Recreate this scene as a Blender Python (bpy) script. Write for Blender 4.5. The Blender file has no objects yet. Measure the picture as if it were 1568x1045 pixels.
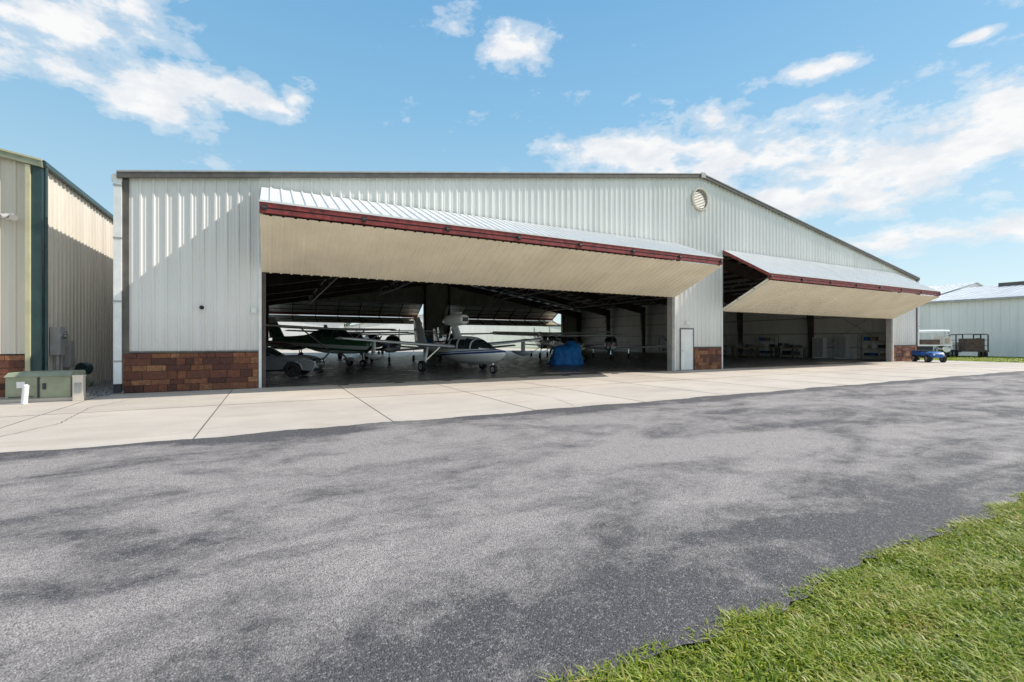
import bpy, math, random
import numpy as np
from mathutils import Vector, Matrix
random.seed(7); np.random.seed(7)
S=bpy.context.scene
S.view_settings.view_transform='Standard'; S.view_settings.look='None'; S.view_settings.exposure=0
rad=math.radians

# ------------------------------------------------------------------ materials
def newmat(name):
    m=bpy.data.materials.new(name); m.use_nodes=True
    nt=m.node_tree; b=nt.nodes['Principled BSDF']
    return m,nt,b
def N(nt,t,**k):
    n=nt.nodes.new(t)
    for a,v in k.items():
        if a.startswith('i_'): n.inputs[int(a[2:])].default_value=v
        else: setattr(n,a,v)
    return n
def L(nt,a,b): nt.links.new(a,b)
def math_(nt,op,a,b=None,c=None,clamp=False):
    n=nt.nodes.new('ShaderNodeMath'); n.operation=op; n.use_clamp=clamp
    for i,v in enumerate((a,b,c)):
        if v is None: continue
        if isinstance(v,(int,float)): n.inputs[i].default_value=v
        else: nt.links.new(v,n.inputs[i])
    return n.outputs[0]
def noise(nt,vec,scale,detail=4,rough=.55,sc=None,dist=0):
    if sc is not None:
        mp=N(nt,'ShaderNodeMapping'); mp.inputs['Scale'].default_value=sc; L(nt,vec,mp.inputs[0]); vec=mp.outputs[0]
    n=N(nt,'ShaderNodeTexNoise'); n.inputs['Scale'].default_value=scale; n.inputs['Detail'].default_value=detail
    n.inputs['Roughness'].default_value=rough; n.inputs['Distortion'].default_value=dist; L(nt,vec,n.inputs['Vector']); return n.outputs['Fac']
def ramp(nt,fac,stops,interp='LINEAR'):
    r=N(nt,'ShaderNodeValToRGB'); r.color_ramp.interpolation=interp
    e=r.color_ramp.elements
    while len(e)<len(stops): e.new(.5)
    for i,(p,c) in enumerate(stops):
        e[i].position=p
        e[i].color=(c,c,c,1) if isinstance(c,(int,float)) else (*c,1)
    L(nt,fac,r.inputs[0]); return r.outputs[0]
def mix(nt,fac,a,b,mode='MIX'):
    n=N(nt,'ShaderNodeMix',data_type='RGBA',blend_type=mode)
    for s,v in ((0,fac),(6,a),(7,b)):
        if isinstance(v,(int,float)): n.inputs[s].default_value=v
        elif isinstance(v,tuple): n.inputs[s].default_value=(*v,1)
        else: L(nt,v,n.inputs[s])
    return n.outputs[2]
def smooth(nt,v,a,b,c,d):
    e=N(nt,'ShaderNodeMapRange',interpolation_type='SMOOTHSTEP'); L(nt,v,e.inputs[0])
    for i,q in enumerate((a,b,c,d)): e.inputs[i+1].default_value=q
    return e.outputs[0]
def bump(nt,b,h,strength=.3,dist=.01):
    n=N(nt,'ShaderNodeBump'); n.inputs['Strength'].default_value=strength; n.inputs['Distance'].default_value=dist
    L(nt,h,n.inputs['Height']); L(nt,n.outputs[0],b.inputs['Normal'])
def pos(nt): return N(nt,'ShaderNodeNewGeometry').outputs['Position']
def obj(nt): return N(nt,'ShaderNodeTexCoord').outputs['Object']

def simple(name,col,rough=.5,metal=0,var=.12,scale=3,streak=False,coat=0):
    m,nt,b=newmat(name)
    v=obj(nt)
    f=noise(nt,v,scale,5,.6,(1,1,.15) if streak else None)
    d=tuple(max(0,c*(1-var*2)) for c in col); l=tuple(min(1,c*(1+var)) for c in col)
    c=ramp(nt,f,[(.3,d),(.65,l)])
    L(nt,c,b.inputs['Base Color']); b.inputs['Roughness'].default_value=rough; b.inputs['Metallic'].default_value=metal
    b.inputs['Coat Weight'].default_value=coat
    return m

M={}
M['white_panel']=simple('white_metal_panel',(.86,.835,.80),.42,0,.04,1.3,True)
def wallmat():
    m,nt,b=newmat('white_wall_panel'); v=pos(nt)
    f=noise(nt,v,1.2,5,.6,(1.5,1.5,.12)); c=ramp(nt,f,[(.3,(.81,.785,.75)),(.65,(.90,.875,.84))])
    g=noise(nt,v,.35,3,.5); c=mix(nt,ramp(nt,g,[(.4,0.0),(.75,.3)]),c,(.75,.725,.69))
    sep=N(nt,'ShaderNodeSeparateXYZ'); L(nt,v,sep.inputs[0])
    gz=math_(nt,'MULTIPLY_ADD',sep.outputs[2],-.6,1.5,clamp=True)
    gr=math_(nt,'MULTIPLY',gz,noise(nt,v,6,4,.7,(1,1,.4)))
    c=mix(nt,math_(nt,'MULTIPLY',gr,.6),c,(.42,.35,.27))
    wn=N(nt,'ShaderNodeTexWhiteNoise',noise_dimensions='1D'); L(nt,math_(nt,'FLOOR',math_(nt,'MULTIPLY',sep.outputs[0],1/.915)),wn.inputs['W'])
    c=mix(nt,1.0,c,ramp(nt,wn.outputs['Value'],[(0,.945),(1,1.0)]),'MULTIPLY')
    L(nt,c,b.inputs['Base Color']); b.inputs['Roughness'].default_value=.36; return m
M['wall']=wallmat()
M['cream']=simple('cream_door_panel',(.88,.79,.64),.45,0,.05,.9)
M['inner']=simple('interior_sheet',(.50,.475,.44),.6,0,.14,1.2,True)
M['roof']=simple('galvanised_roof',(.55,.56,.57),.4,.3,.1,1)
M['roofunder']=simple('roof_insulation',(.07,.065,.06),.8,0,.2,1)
M['steel']=simple('primer_steel',(.10,.078,.07),.6,.2,.2,2)
M['red']=simple('red_painted_steel',(.27,.040,.036),.5,0,.3,5)
M['trim']=simple('bronze_trim',(.13,.115,.10),.45,.2,.15,3)
M['grey']=simple('grey_trim',(.44,.42,.40),.5,.1,.1,3)
M['purlin']=simple('purlin_grey',(.42,.40,.37),.5,.1,.1,3)
M['white']=simple('white_paint',(.86,.85,.83),.35,0,.05,3)
M['beige']=simple('beige_panel',(.70,.63,.53),.45,0,.08,1.3,True)
M['beigetrim']=simple('yellow_beige_trim',(.58,.54,.34),.5,0,.08,2)
M['green']=simple('dark_green_trim',(.03,.065,.065),.4,0,.1,3)
M['tgreen']=simple('utility_green',(.30,.32,.22),.5,0,.12,3)
M['black']=simple('rubber_black',(.02,.02,.02),.75,0,.2,6)
M['dark']=simple('dark_plastic',(.035,.035,.04),.4,0,.2,6)
M['silver']=simple('silver_car_paint',(.36,.37,.38),.25,.5,.04,2,coat=.8)
M['chrome']=simple('chrome',(.7,.7,.7),.15,1,.05,2)
M['acwhite']=simple('aircraft_white',(.86,.85,.83),.25,0,.03,1.5,coat=.5)
M['blue']=simple('blue_paint',(.02,.13,.45),.35,0,.1,3,coat=.4)
M['brown']=simple('brown_canvas',(.14,.09,.07),.8,0,.2,3)
M['wood']=simple('wood_bench',(.30,.20,.11),.6,0,.3,3)
def glass():
    m,nt,b=newmat('tinted_glass'); b.inputs['Base Color'].default_value=(.025,.035,.04,1)
    b.inputs['Roughness'].default_value=.06; b.inputs['Specular IOR Level'].default_value=.8; return m
M['glass']=glass()
def tarp():
    m,nt,b=newmat('blue_tarp_fabric'); v=obj(nt)
    c=ramp(nt,noise(nt,v,4,5,.6),[(.3,(.008,.14,.54)),(.7,(.04,.36,.90))])
    L(nt,c,b.inputs['Base Color']); b.inputs['Roughness'].default_value=.5; bump(nt,b,noise(nt,v,5,4,.6,(1,1,.4)),1,.12); return m
M['tarp']=tarp()
def striped(name,base,bands,slope=0.0):
    m,nt,b=newmat(name); v=obj(nt); sep=N(nt,'ShaderNodeSeparateXYZ'); L(nt,v,sep.inputs[0])
    z=math_(nt,'MULTIPLY_ADD',sep.outputs[0],slope,sep.outputs[2])
    c=base
    for z0,z1,col in bands:
        f=math_(nt,'MULTIPLY',math_(nt,'GREATER_THAN',z,z0),math_(nt,'LESS_THAN',z,z1))
        c=mix(nt,f,c,col)
    L(nt,c,b.inputs['Base Color']); b.inputs['Roughness'].default_value=.25; b.inputs['Coat Weight'].default_value=.5
    return m
M['amph']=striped('white_hull_blue_stripes',(.86,.86,.84),[(.80,.88,(.02,.06,.25)),(.92,.96,(.02,.10,.40)),(.2,.45,(.7,.7,.7))],-.05)
M['cgreen']=striped('green_white_fuselage',(.84,.84,.80),[(1.30,2.4,(.035,.13,.06)),(.98,1.09,(.03,.13,.05))],.04)
M['cred']=striped('white_red_fuselage',(.82,.82,.8),[(1.15,1.35,(.4,.03,.03))],.04)
M['cblue']=striped('white_blue_fuselage',(.82,.82,.8),[(1.1,1.4,(.03,.08,.3))],.04)
M['cyel']=striped('dark_fuselage',(.30,.31,.33),[(1.1,1.3,(.6,.5,.1))],.04)

def brickmat():
    m,nt,b=newmat('split_stone'); a=N(nt,'ShaderNodeAttribute',attribute_name='rnd'); v=pos(nt)
    c=ramp(nt,a.outputs['Fac'],[(0,(.08,.028,.020)),(.35,(.18,.058,.032)),(.7,(.31,.112,.048)),(1,(.45,.21,.09))])
    n=noise(nt,v,9,6,.65); c=mix(nt,ramp(nt,n,[(.35,.0),(.75,.8)]),c,(.085,.042,.034))
    L(nt,c,b.inputs['Base Color']); b.inputs['Roughness'].default_value=.75; bump(nt,b,noise(nt,v,25,6,.7),.9,.03); return m
M['brick']=brickmat(); M['mortar']=simple('mortar',(.06,.04,.03),.9,0,.2,8)

def concrete(name,base,dark):
    m,nt,b=newmat(name); v=pos(nt)
    c=ramp(nt,noise(nt,v,.45,6,.6),[(.3,dark),(.6,base)])
    st=ramp(nt,noise(nt,v,.9,6,.7,(.5,1.6,1),.6),[(.5,0),(.72,.5)])
    c=mix(nt,st,c,tuple(x*.68*(1,.94,.86)[i] for i,x in enumerate(base)))
    sp=ramp(nt,noise(nt,v,45,3,.7),[(.3,.78),(.6,1.0)]); c=mix(nt,.6,c,sp,'MULTIPLY')
    br=N(nt,'ShaderNodeTexWhiteNoise',noise_dimensions='2D')
    mp=N(nt,'ShaderNodeMapping'); mp.inputs['Location'].default_value=(.342,.9,0); mp.inputs['Scale'].default_value=(1/3.07,1/4.1,1); L(nt,v,mp.inputs[0])
    fl=N(nt,'ShaderNodeVectorMath',operation='FLOOR'); L(nt,mp.outputs[0],fl.inputs[0]); L(nt,fl.outputs[0],br.inputs[0])
    c=mix(nt,1.0,c,ramp(nt,br.outputs['Value'],[(0,.90),(1,1.0)]),'MULTIPLY')
    L(nt,c,b.inputs['Base Color']); b.inputs['Roughness'].default_value=.8
    bump(nt,b,noise(nt,v,60,4,.6),.25,.004); return m
M['concrete']=concrete('apron_concrete',(.66,.575,.485),(.55,.48,.405))
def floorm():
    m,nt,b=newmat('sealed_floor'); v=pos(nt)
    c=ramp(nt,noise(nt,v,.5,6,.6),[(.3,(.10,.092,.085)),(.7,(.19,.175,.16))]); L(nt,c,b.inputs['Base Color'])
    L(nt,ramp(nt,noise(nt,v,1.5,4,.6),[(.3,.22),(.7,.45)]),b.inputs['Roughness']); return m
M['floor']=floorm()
def asphalt():
    m,nt,b=newmat('aged_asphalt'); v=pos(nt); sep=N(nt,'ShaderNodeSeparateXYZ'); L(nt,v,sep.inputs[0])
    y=sep.outputs[1]; x=sep.outputs[0]
    p1=noise(nt,v,.55,4,.55,(.55,1.25,1),1.4); p2=noise(nt,v,1.7,6,.68,(.8,1.1,1),.8); p3=noise(nt,v,.16,2,.5); p4=noise(nt,v,7,5,.7)
    worn=math_(nt,'ADD',math_(nt,'MULTIPLY',p1,.95),math_(nt,'ADD',math_(nt,'MULTIPLY',p2,.62),math_(nt,'MULTIPLY_ADD',p3,.4,-.64)))
    worn=math_(nt,'ADD',worn,math_(nt,'MULTIPLY',p4,.30))
    worn=math_(nt,'ADD',worn,smooth(nt,y,1.6,3.6,-.13,.05))
    worn=math_(nt,'ADD',worn,smooth(nt,y,7.6,8.4,0,-.25))
    worn=math_(nt,'ADD',worn,smooth(nt,x,2,16,.045,-.03))
    w=ramp(nt,worn,[(.36,0),(.48,.42),(.66,1)])
    base=mix(nt,w,(.120,.111,.113),(.47,.415,.38))
    vo=N(nt,'ShaderNodeTexVoronoi'); vo.inputs['Scale'].default_value=105; L(nt,v,vo.inputs['Vector'])
    vs=N(nt,'ShaderNodeSeparateColor'); L(nt,vo.outputs['Color'],vs.inputs[0])
    thr=math_(nt,'MULTIPLY_ADD',w,-.25,.80)
    st=math_(nt,'GREATER_THAN',vs.outputs[0],thr)
    stone=mix(nt,vs.outputs[1],(.22,.20,.19),(.62,.56,.52))
    c=mix(nt,math_(nt,'MULTIPLY',st,math_(nt,'MULTIPLY_ADD',w,.25,.42)),base,stone)
    pit=ramp(nt,noise(nt,v,70,5,.8),[(.36,.28),(.56,1.0)]); c=mix(nt,.9,c,pit,'MULTIPLY')
    L(nt,c,b.inputs['Base Color']); b.inputs['Roughness'].default_value=.75; b.inputs['Specular IOR Level'].default_value=.35
    h=math_(nt,'ADD',math_(nt,'MULTIPLY',vo.outputs['Distance'],-1.0),noise(nt,v,60,4,.7))
    bump(nt,b,h,.8,.008); return m
M['asphalt']=asphalt()
def grassground():
    m,nt,b=newmat('lawn_soil'); v=pos(nt)
    c=ramp(nt,noise(nt,v,2.5,6,.7),[(.3,(.11,.16,.02)),(.6,(.22,.28,.05)),(.8,(.31,.31,.10))]); c=mix(nt,.6,c,ramp(nt,noise(nt,v,40,4,.7),[(.3,.35),(.65,1)]),'MULTIPLY')
    L(nt,c,b.inputs['Base Color']); b.inputs['Roughness'].default_value=.9; bump(nt,b,noise(nt,v,30,5,.7),.9,.04); return m
M['lawn']=grassground()
def blade():
    m,nt,b=newmat('grass_blades'); a=N(nt,'ShaderNodeAttribute',attribute_name='rnd'); v=pos(nt)
    f=math_(nt,'ADD',math_(nt,'MULTIPLY',a.outputs['Fac'],.5),math_(nt,'MULTIPLY',noise(nt,v,2.8,5,.65),.75))
    c=ramp(nt,f,[(.25,(.11,.19,.010)),(.5,(.27,.37,.022)),(.7,(.43,.48,.05)),(.88,(.56,.47,.17))])
    L(nt,c,b.inputs['Base Color']); b.inputs['Roughness'].default_value=.5
    tr=N(nt,'ShaderNodeBsdfTranslucent'); L(nt,c,tr.inputs[0]); ms=N(nt,'ShaderNodeMixShader'); ms.inputs[0].default_value=.4
    L(nt,b.outputs[0],ms.inputs[1]); L(nt,tr.outputs[0],ms.inputs[2]); L(nt,ms.outputs[0],nt.nodes['Material Output'].inputs[0]); return m
M['blade']=blade()
def gravelm():
    m,nt,b=newmat('gravel_stone'); v=pos(nt); vo=N(nt,'ShaderNodeTexVoronoi'); vo.inputs['Scale'].default_value=28; L(nt,v,vo.inputs['Vector'])
    sc=N(nt,'ShaderNodeSeparateColor'); L(nt,vo.outputs['Color'],sc.inputs[0]); c=ramp(nt,sc.outputs[0],[(0,(.12,.11,.10)),(1,(.48,.45,.42))])
    L(nt,c,b.inputs['Base Color']); b.inputs['Roughness'].default_value=.9; bump(nt,b,math_(nt,'MULTIPLY',vo.outputs['Distance'],-1),1,.03); return m
M['gravel']=gravelm()
M['joint']=simple('joint_sealant',(.17,.14,.115),.9,0,.2,5)
M['crack']=simple('crack_fill',(.42,.375,.34),.9,0,.3,7)
M['leaf']=simple('tree_leaf',(.06,.10,.025),.6,0,.35,.8)

# ------------------------------------------------------------------ mesh builder
class B:
    def __init__(s): s.v=[];s.f=[];s.m=[];s.mats=[];s.sm=[];s.r=[]
    def mi(s,k):
        if k not in s.mats: s.mats.append(k)
        return s.mats.index(k)
    def add(s,vs,fs,k,smooth=False,matf=None,rnd=0.0):
        o=len(s.v); s.v+= [tuple(p) for p in vs]; s.r+=[rnd]*len(vs)
        for f in fs:
            s.f.append([i+o for i in f])
            kk=k
            if matf:
                c=Vector((0,0,0))
                for i in f: c+=Vector(vs[i])
                kk=matf(c/len(f)) or k
            s.m.append(s.mi(kk)); s.sm.append(smooth)
    def box(s,a,b,k,rnd=0.0,M=None):
        x0,y0,z0=a;x1,y1,z1=b
        vs=[Vector(p) for p in [(x0,y0,z0),(x1,y0,z0),(x1,y1,z0),(x0,y1,z0),(x0,y0,z1),(x1,y0,z1),(x1,y1,z1),(x0,y1,z1)]]
        if M: vs=[M@p for p in vs]
        s.add(vs,[(0,3,2,1),(4,5,6,7),(0,1,5,4),(1,2,6,5),(2,3,7,6),(3,0,4,7)],k,rnd=rnd)
    def beam(s,p,q,w,h,k,up=(0,0,1)):
        p=Vector(p);q=Vector(q);d=(q-p);d.normalize();u=Vector(up)
        if abs(d.dot(u))>.98:u=Vector((0,1,0))
        r=d.cross(u).normalized();u=r.cross(d)
        vs=[]
        for t in (p,q):
            for a,b in ((-1,-1),(1,-1),(1,1),(-1,1)): vs.append(t+r*(a*w/2)+u*(b*h/2))
        s.add(vs,[(3,2,1,0),(4,5,6,7),(0,1,5,4),(1,2,6,5),(2,3,7,6),(3,0,4,7)],k)
    def cyl(s,p,q,r0,k,r1=None,n=12,smooth=True):
        r1=r0 if r1 is None else r1
        p=Vector(p);q=Vector(q);d=(q-p).normalized();u=Vector((0,0,1))
        if abs(d.dot(u))>.98:u=Vector((1,0,0))
        a=d.cross(u).normalized();b=d.cross(a)
        vs=[]
        for t,r in ((p,r0),(q,r1)):
            for i in range(n):
                an=2*math.pi*i/n; vs.append(t+a*(math.cos(an)*r)+b*(math.sin(an)*r))
        s.add(vs,[(i,(i+1)%n,n+(i+1)%n,n+i) for i in range(n)],k,smooth)
        s.add(vs,[tuple(range(n))[::-1],tuple(range(n,2*n))],k)
    def wheel(s,c,r,w,axis=(0,1,0),rim='grey'):
        c=Vector(c);a=Vector(axis).normalized()
        s.cyl(c-a*w/2,c+a*w/2,r,'black',n=20)
        s.cyl(c-a*(w/2+.01),c+a*(w/2+.01),r*.55,rim,n=14)
        s.cyl(c-a*(w/2+.02),c+a*(w/2+.02),r*.18,'dark',n=8)
    def loft(s,secs,k,n=20,sub=4,matf=None,et=2.4,eb=2.0):
        A=[list(map(float,q)) for q in secs]; R=[]
        for i in range(len(A)-1):
            p0=A[max(i-1,0)];p1=A[i];p2=A[i+1];p3=A[min(i+2,len(A)-1)]
            for j in range(sub):
                t=j/sub; R.append([.5*(2*b+(c-a)*t+(2*a-5*b+4*c-d)*t*t+(3*b-a-3*c+d)*t**3) for a,b,c,d in zip(p0,p1,p2,p3)])
        R.append(A[-1]); vs=[]
        for x,zc,hw,ht,hb in R:
            for i in range(n):
                an=2*math.pi*i/n;c=math.cos(an);sn=math.sin(an); e=et if sn>=0 else eb
                y=max(hw,.005)*math.copysign(abs(c)**(2/e),c); z=zc+max(ht if sn>=0 else hb,.005)*math.copysign(abs(sn)**(2/e),sn)
                vs.append((x,y,z))
        fs=[]
        for j in range(len(R)-1):
            for i in range(n):
                fs.append((j*n+i,j*n+(i+1)%n,(j+1)*n+(i+1)%n,(j+1)*n+i))
        s.add(vs,fs,k,True,matf); m=len(R)-1
        s.add([vs[i] for i in range(n)],[tuple(range(n))[::-1]],k); s.add([vs[m*n+i] for i in range(n)],[tuple(range(n))],k)
    def foil(s,p,q,c0,c1,th,k,td=(0,0,1)):
        prof=[(0,0),(.03,.35),(.12,.75),(.3,1),(.6,.65),(1,.04),(1,-.04),(.6,-.35),(.3,-.5),(.12,-.45),(.03,-.25)]
        td=Vector(td); vs=[];n=len(prof)
        for P,c in ((Vector(p),c0),(Vector(q),c1)):
            for a,b in prof: vs.append(P+Vector((-a*c,0,0))+td*(b*th*.5*c))
        s.add(vs,[(i,(i+1)%n,n+(i+1)%n,n+i) for i in range(n)],k,True); s.add(vs,[tuple(range(n)),tuple(range(n,2*n))[::-1]],k)
    def make(s,name,parent=None,loc=(0,0,0),rz=0,recalc=True):
        me=bpy.data.meshes.new(name); me.from_pydata(s.v,[],s.f)
        for k in s.mats: me.materials.append(M[k])
        me.polygons.foreach_set('material_index',s.m); me.polygons.foreach_set('use_smooth',s.sm)
        at=me.attributes.new('rnd','FLOAT','POINT'); at.data.foreach_set('value',s.r)
        me.update()
        if recalc:
            import bmesh
            bm=bmesh.new(); bm.from_mesh(me); bmesh.ops.recalc_face_normals(bm,faces=bm.faces); bm.to_mesh(me); bm.free()
        o=bpy.data.objects.new(name,me); S.collection.objects.link(o)
        o.location=loc; o.rotation_euler=(0,0,rz)
        if parent: o.parent=parent
        return o
def empty(name,loc=(0,0,0),rz=0):
    e=bpy.data.objects.new(name,None); S.collection.objects.link(e); e.location=loc; e.rotation_euler=(0,0,rz); e.empty_display_size=.5; return e

def ribs(b,O,U,V,Nn,u0,u1,vb,vt,k,per=.305,h=.034,breaks=(),minor=True):
    O,U,V,Nn=map(Vector,(O,U,V,Nn)); P=[]
    i=math.floor(u0/per)-1
    while i*per<u1+per:
        c=i*per
        P+= [(c-.045,0),(c-.02,h),(c+.02,h),(c+.045,0)]
        if minor:
            for q in (.105,.20): P+=[(c+q-.014,0),(c+q,.007),(c+q+.014,0)]
        i+=1
    P+=[(x,0) for x in breaks]
    P.sort()
    def off(u):
        for (a,ha),(c,hc) in zip(P,P[1:]):
            if a<=u<=c: return ha if c==a else ha+(hc-ha)*(u-a)/(c-a)
        return 0
    Q=[(u0,off(u0))]+[p for p in P if u0<p[0]<u1]+[(u1,off(u1))]
    f=lambda g,u: g(u) if callable(g) else g
    vs=[]
    for u,o in Q:
        vs.append(O+U*u+V*f(vb,u)+Nn*o); vs.append(O+U*u+V*f(vt,u)+Nn*o)
    b.add(vs,[(2*i,2*i+2,2*i+3,2*i+1) for i in range(len(Q)-1)],k)

# ------------------------------------------------------------------ hangar
XL,XR,YF,YB=-3.73,43.8,16.87,60.0
XC=(XL+XR)/2; EH=6.20; PH=10.13; HD=6.4
def rz_(x): return EH+(PH-EH)*(1-abs(x-XC)/(XC-XL))
doors=[(-.2,18.05),(21.75,40.05)]
hangar=empty('aircraft_hangar',(0,0,0))
BR=1.15
b=B()
X_,Z_=(1,0,0),(0,0,1)
def gable(b,Y,n,k,full):
    O=(0,Y,0)
    segs=[(XL+.12,doors[0][0],BR,rz_),(doors[0][0],doors[0][1],HD,rz_),(18.05,18.5,0.02,rz_),(18.5,19.5,2.16,rz_),(19.5,21.75,BR,rz_),(21.75,40.05,HD,rz_),(40.05,XR-.12,BR,rz_)]
    if not full: segs=[(XL,doors[0][0],0,rz_),(doors[0][0],doors[0][1],HD,rz_),(18.05,21.75,0,rz_),(21.75,40.05,HD,rz_),(40.05,XR,0,rz_)]
    for u0,u1,vb,vt in segs: ribs(b,O,X_,Z_,n,u0,u1,vb,vt,k,breaks=(XC,))
gable(b,YF,(0,-1,0),'wall',True); b.make('front_wall',hangar,recalc=False)
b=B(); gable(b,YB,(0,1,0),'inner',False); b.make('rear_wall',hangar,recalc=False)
b=B()
ribs(b,(XL,0,0),(0,1,0),Z_,(-1,0,0),YF,YB,0,EH,'wall'); b.make('left_side_wall',hangar,recalc=False)
b=B()
ribs(b,(XR,0,0),(0,1,0),Z_,(1,0,0),YF,YB,0,EH,'white_panel'); b.make('right_side_wall',hangar,recalc=False)
b=B()
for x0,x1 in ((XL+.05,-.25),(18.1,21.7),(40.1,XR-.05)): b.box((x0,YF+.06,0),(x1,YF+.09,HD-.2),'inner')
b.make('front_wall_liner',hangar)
b=B()
for sx in (-1,1):
    xe=XC+sx*(XC-XL+.12)
    ze=EH+.06-.12*(PH-EH)/(XC-XL)
    a=Vector((xe,YF-.10,ze)); c=Vector((XC,YF-.10,PH+.06)); d=Vector((XC,YB+.12,PH+.06)); e=Vector((xe,YB+.12,ze)); up=Vector((0,0,.03))
    b.add([a+up,c+up,d+up,e+up],[(0,1,2,3)],'roof')
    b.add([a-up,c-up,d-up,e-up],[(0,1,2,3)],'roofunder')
    b.add([a-up,c-up,c+up,a+up],[(0,1,2,3)],'roof'); b.add([a-up,e-up,e+up,a+up],[(0,1,2,3)],'roof')
b.make('roof',hangar,recalc=False)
b=B()
for sx in (-1,1):
    xe=XC+sx*(XC-XL+.13); ze=EH-.13*(PH-EH)/(XC-XL)
    for (y0,y1,z0,z1,k) in ((YF-.17,YF-.105,-.06,.10,'trim'),(YF-.19,YF-.03,.103,.145,'grey')):
        vs=[]
        for x,z in ((xe,ze),(XC,PH)):
            vs+=[(x,y0,z+z0),(x,y1,z+z0),(x,y1,z+z1),(x,y0,z+z1)]
        b.add(vs,[(3,2,1,0),(4,5,6,7),(0,1,5,4),(1,2,6,5),(2,3,7,6),(3,0,4,7)],k)
b.box((XC-.16,YF-.215,PH-.1),(XC+.16,YF-.192,PH+.17),'grey')
b.make('rake_trim',hangar)
b=B()
b.box((XL-.02,YF-.05,0.9),(XL+.12,YF+.05,EH-.05),'trim'); b.box((XR-.12,YF-.05,BR),(XR+.02,YF+.05,EH-.05),'trim')
for x0,x1 in ((XL-.21,XL-.03),(XR+.03,XR+.16)):
    b.box((x0,YF-.12,.28),(x1,YF+.06,EH-.12),'white')
    for z in (.9,2.6,4.4,5.9): b.box((x0-.01,YF-.13,z),(x1+.01,YF-.1,z+.05),'grey')
    b.box((x0+.01,YF-.16,0.03),(x1-.01,YF+.03,.279),'dark')
b.box((XL-.26,YF-.1,EH-.16),(XL-.02,YB,EH+.04),'white'); b.box((XR+.02,YF-.1,EH-.16),(XR+.24,YB,EH+.04),'white')
b.box((XL+.12,YF-.065,BR),(doors[0][0]-.14,YF-.003,BR+.05),'trim'); b.box((19.52,YF-.065,BR),(21.66,YF-.003,BR+.05),'trim'); b.box((40.16,YF-.065,BR),(XR-.12,YF-.003,BR+.05),'trim')
for (x0,x1) in doors:
    b.box((x0-.14,YF-.075,0),(x0-.06,YF+.2,HD+.02),'white'); b.box((x0-.06,YF-.02,0),(x0+.06,YF+.32,HD-.01),'steel')
    b.box((x1+.05,YF-.075,0),(x1+.12,YF+.2,HD+.02),'white'); b.box((x1-.08,YF-.02,0),(x1+.05,YF+.32,HD-.01),'grey')
    b.box((x0+.06,YF+.0,HD-.25),(x1-.08,YF+.30,HD-.012),'steel')
b.make('corner_trim_and_jambs',hangar)
def stone(b,x0,x1,y,z1):
    b.box((x0,y-.01,0),(x1,y+.05,z1),'mortar')
    z=0.012
    rows=[.20,.15,.24,.17,.20,.14]; tot=sum(rows); rows=[r*(z1-.02)/tot for r in rows]
    for r in rows:
        x=x0+.002-random.random()*.3
        while x<x1-.02:
            w=random.choice((.22,.34,.46,.60)); a=max(x,x0+.003); c=min(x+w,x1-.003)
            if c-a>.03:
                d=.03+random.random()*.026
                b.box((a,y-.012-d,z),(c-.010,y-.012,z+r-.010),'brick',rnd=random.random())
            x+=w
        z+=r
b=B(); stone(b,XL+.002,doors[0][0]-.141,YF-.012,BR); stone(b,19.53,21.61,YF-.012,BR); stone(b,40.17,XR,YF-.012,BR)
b.make('stone_wainscot',hangar)
b=B(); b.box((18.5,YF-.05,0),(18.56,YF+.1,2.16),'trim'); b.box((19.44,YF-.05,0),(19.5,YF+.1,2.16),'trim'); b.box((18.56,YF-.05,2.10),(19.44,YF+.1,2.16),'trim')
b.box((18.56,YF-.035,.02),(19.44,YF+.03,2.10),'white'); b.cyl((18.66,YF-.035,1.0),(18.66,YF-.09,1.0),.03,'chrome'); b.box((18.85,YF-.16,2.35),(19.1,YF-.036,2.5),'white')
b.make('entry_door',hangar)
b=B()
cx,cz,r=19.93,8.93,.56; n=32
for i in range(n):
    a0=2*math.pi*i/n;a1=2*math.pi*(i+1)/n
    b.beam((cx+math.cos(a0)*r,YF-.08,cz+math.sin(a0)*r),(cx+math.cos(a1)*r,YF-.08,cz+math.sin(a1)*r),.1,.08,'beige')
for i in range(-6,7):
    z=cz+i*.08; hw=math.sqrt(max(0,r*r-(i*.08)**2))
    b.add([(cx-hw,YF-.09,z-.035),(cx+hw,YF-.09,z-.035),(cx+hw,YF-.05,z+.035),(cx-hw,YF-.05,z+.035)],[(0,1,2,3)],'beige')
b.cyl((cx,YF-.036,cz),(cx,YF-.045,cz),r,'dark',n=32)
b.make('gable_vent',hangar)
b=B(); b.cyl((-1.86,YF-.1,2.52),(-1.86,YF-.03,2.52),.06,'black'); b.box((-.55,YF-.1,2.40),(-.40,YF-.036,2.56),'white')
b.make('wall_fixtures',hangar)
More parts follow.
